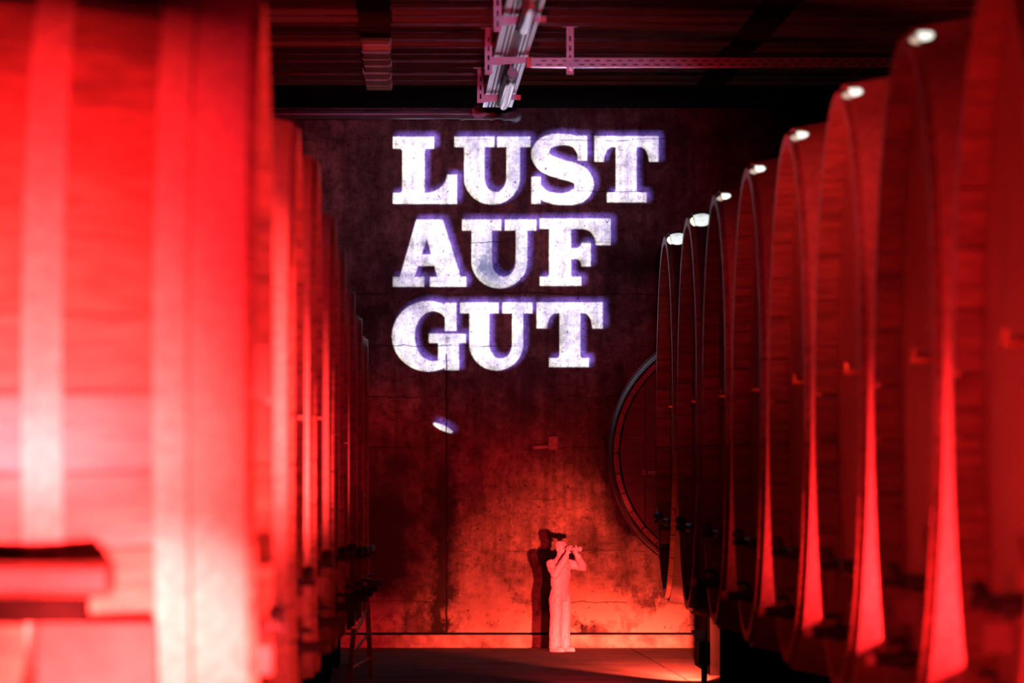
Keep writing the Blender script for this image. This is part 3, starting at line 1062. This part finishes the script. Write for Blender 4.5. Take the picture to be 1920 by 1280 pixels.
def ell(cx, cy, rx, ry):
    return ((PX - cx) / rx) ** 2 + ((PYY - cy) / ry) ** 2 <= 1


def quad(*p):
    r = np.zeros_like(mask)
    n_ = len(p)
    inside = np.zeros_like(mask)
    j = n_ - 1
    for i in range(n_):
        xi, yi = p[i]
        xj, yj = p[j]
        if yi != yj:
            inside ^= ((yi > PYY) != (yj > PYY)) & (PX < (xj - xi) * (PYY - yi) / (yj - yi) + xi)
        j = i
    return inside


def fillet(x, y, rx, ry):
    """concave bracket: the corner at x,y filled towards x+rx, y+ry"""
    x0, x1 = min(x, x + rx), max(x, x + rx)
    y0, y1 = min(y, y + ry), max(y, y + ry)
    return rect(x0, y0, x1, y1) & ~ell(x + rx, y + ry, abs(rx), abs(ry))


def glyph_U(x0, xs0, xs1, x1, r0, rs0, rs1, r1, top, slab, bot, inn, mid):
    g = rect(x0, top, x1, slab) | rect(r0, top, r1, slab)
    cx, rx = (xs0 + rs1) / 2, (rs1 - xs0) / 2
    ci, ri = (xs1 + rs0) / 2, (rs0 - xs1) / 2
    g |= rect(xs0, top, xs1, mid) | rect(rs0, top, rs1, mid)
    ring = ell(cx, mid, rx, bot - mid) & ~ell(ci, mid, ri, inn - mid) & (PYY >= mid)
    return g | ring


def glyph_T(x0, x1, top, slab, drop, dw, s0, s1, b0, b1, bs, bot):
    g = rect(x0, top, x1, slab) | rect(x0, top, x0 + dw, drop) | rect(x1 - dw, top, x1, drop) | rect(s0, top, s1, bot) | rect(b0, bs, b1, bot)
    g |= fillet(x0 + dw, slab, (s0 - x0 - dw) * 0.72, drop - slab) | fillet(x1 - dw, slab, -(x1 - dw - s1) * 0.72, drop - slab)
    g |= fillet(s0, bs, -16, -16) | fillet(s1, bs, 16, -16)
    return g


# first line
G = rect(145, 93, 343, 150) | rect(190, 93, 298, 415) | rect(145, 362, 452, 415) | rect(405, 275, 452, 415) | fillet(405, 362, -107, -87)
G |= fillet(190, 150, -14, 14) | fillet(298, 150, 14, 14) | fillet(190, 362, -14, -14)
mask |= G
mask |= glyph_U(440, 487, 585, 632, 645, 690, 755, 805, 93, 142, 418, 358, 290)


def stroke(pts, width):
    """thick curve through points, width given per point"""
    P_ = np.array(pts, float)
    W_ = np.array(width, float)
    # Catmull-Rom sampling
    out = np.zeros_like(mask)
    Q = np.vstack([2 * P_[0] - P_[1], P_, 2 * P_[-1] - P_[-2]])
    Wq = np.concatenate([[W_[0]], W_, [W_[-1]]])
    for i in range(1, len(Q) - 2):
        for t in np.linspace(0, 1, 24):
            a, b_, c_, d_ = Q[i - 1], Q[i], Q[i + 1], Q[i + 2]
            p_ = 0.5 * (2 * b_ + (c_ - a) * t + (2 * a - 5 * b_ + 4 * c_ - d_) * t * t + (3 * b_ - a - 3 * c_ + d_) * t ** 3)
            w_ = Wq[i] + (Wq[i + 1] - Wq[i]) * t
            x_, y_ = p_
            ix0, ix1 = int((x_ - w_ - GX0) / ST) - 1, int((x_ + w_ - GX0) / ST) + 2
            iy0, iy1 = int((y_ - w_ - GY0) / ST) - 1, int((y_ + w_ - GY0) / ST) + 2
            sub = (PX[iy0:iy1, ix0:ix1] - x_) ** 2 + (PYY[iy0:iy1, ix0:ix1] - y_) ** 2 <= w_ * w_
            out[iy0:iy1, ix0:ix1] |= sub
    return out


S = stroke([(1052, 165), (1020, 118), (950, 106), (882, 122), (852, 172), (880, 220), (950, 248), (1030, 272), (1064, 322), (1035, 374), (955, 393), (880, 378), (838, 340)],
           [22, 27, 27, 33, 43, 46, 46, 46, 46, 38, 27, 26, 24])
S |= rect(1032, 88, 1078, 208) | rect(810, 285, 856, 415)
mask |= S
mask |= glyph_T(1112, 1420, 90, 142, 213, 46, 1215, 1315, 1172, 1362, 360, 408)
# second line
A = quad((258, 490), (385, 490), (478, 790), (365, 790), (308, 580), (240, 790), (172, 790)) | quad((262, 658), (352, 658), (366, 712), (246, 712)) | rect(145, 765, 295, 812) | rect(322, 765, 498, 812)
mask |= A
mask |= glyph_U(478, 522, 620, 665, 683, 735, 790, 832, 490, 542, 820, 765, 690)
Fg = rect(850, 484, 1190, 536) | rect(895, 484, 1000, 808) | rect(850, 765, 1050, 808) | rect(1118, 484, 1190, 612) | rect(1000, 628, 1095, 680) | rect(1050, 600, 1095, 714)
Fg |= fillet(1118, 536, -62, 70) | fillet(1050, 628, -26, -26) | fillet(1050, 680, -26, 30) | fillet(895, 765, -14, -14) | fillet(1000, 765, 14, -14)
mask |= Fg
# third line
Gg = ell(315, 1050, 174, 169) & ~ell(338, 1050, 88, 120)
Gg &= ~((PX > 338) & (PX < 600) & (PYY > 940) & (PYY < 1037) & (PX > 395 + 100))
Gg = Gg & ~((PX > 395) & (PYY > 925) & (PYY < 1037)) | rect(395, 890, 450, 1025) | rect(318, 1037, 495, 1082) | rect(362, 1037, 462, 1175) | rect(396, 1100, 462, 1213)
Gg &= ~((PX > 462) & (PYY > 1082))
mask |= Gg
mask |= glyph_U(468, 512, 608, 652, 670, 718, 770, 815, 888, 940, 1214, 1158, 1085)
mask |= glyph_T(835, 1152, 888, 940, 1012, 50, 945, 1045, 895, 1085, 1155, 1198)
# the stray sliver of light lower on the wall
lx, ly = PX - 385, PYY - 1490
an = math.radians(25)
mask |= ((lx * math.cos(an) + ly * math.sin(an)) / 52) ** 2 + ((-lx * math.sin(an) + ly * math.cos(an)) / 13) ** 2 <= 1

KS = PRJ_D / (WALL_Y - PRJ.y)


def gobo_pt(zx, zy):
    u, v = 680 + zx / 2.56, 220 + zy / 2.56
    W = Vector(at(u, v, WALL_Y))
    return PRJ + (W - PRJ) * KS


gb = MB()
o00, o10, o01 = gobo_pt(0, 0), gobo_pt(1000, 0), gobo_pt(0, 1000)
ex, ey = (o10 - o00) / 1000, (o01 - o00) / 1000
# rows with the same pattern are merged into taller strips
r0 = 0
for r in range(1, ny + 1):
    if r == ny or not np.array_equal(mask[r], mask[r0]):
        row = mask[r0]
        edges = np.flatnonzero(np.diff(np.concatenate([[True], row, [True]]).astype(int)))
        for a, b2 in zip(edges[0::2], edges[1::2]):
            xa, xb = GX0 + a * ST, GX0 + b2 * ST
            ya, yb = GY0 + r0 * ST, GY0 + r * ST
            gb.add([o00 + ex * xa + ey * ya, o00 + ex * xb + ey * ya, o00 + ex * xb + ey * yb, o00 + ex * xa + ey * yb], [(0, 1, 2, 3)])
        r0 = r
prj = empty('projector', (PRJ.x, PRJ.y, PRJ.z - 0.12))
tag(prj, 'black slide projector behind the camera throwing the words on the wall', 'projector')
me = bpy.data.meshes.new('slide')
me.from_pydata([tuple(Vector(q) - prj.location) for q in gb.v], [], gb.f)
me.materials.append(M_PROJ)
link('slide', me, prj)
hs = MB()
c0 = gobo_pt((GX0 + GX1) / 2, (GY0 + GY1) / 2) - prj.location
hw = 0.021
y0, y1 = -0.12, PRJ_D + 0.01
for lo, hi in (((-0.10, y0, 0.03), (0.14, y1, 0.04)), ((-0.10, y0, 0.22), (0.14, y1, 0.23)), ((-0.10, y0, 0.03), (-0.09, y1, 0.23)), ((0.13, y0, 0.03), (0.14, y1, 0.23)), ((-0.10, y0, 0.03), (0.14, y0 + 0.01, 0.23))):
    hs.box(lo, hi)
hs.build('housing', M_PROJ, prj)
MB().tube([(0.02, 0.2, 0.03), (0.02, 0.2, -2.43)], 0.02, 10).build('stand_pole', M_PROJ, prj)
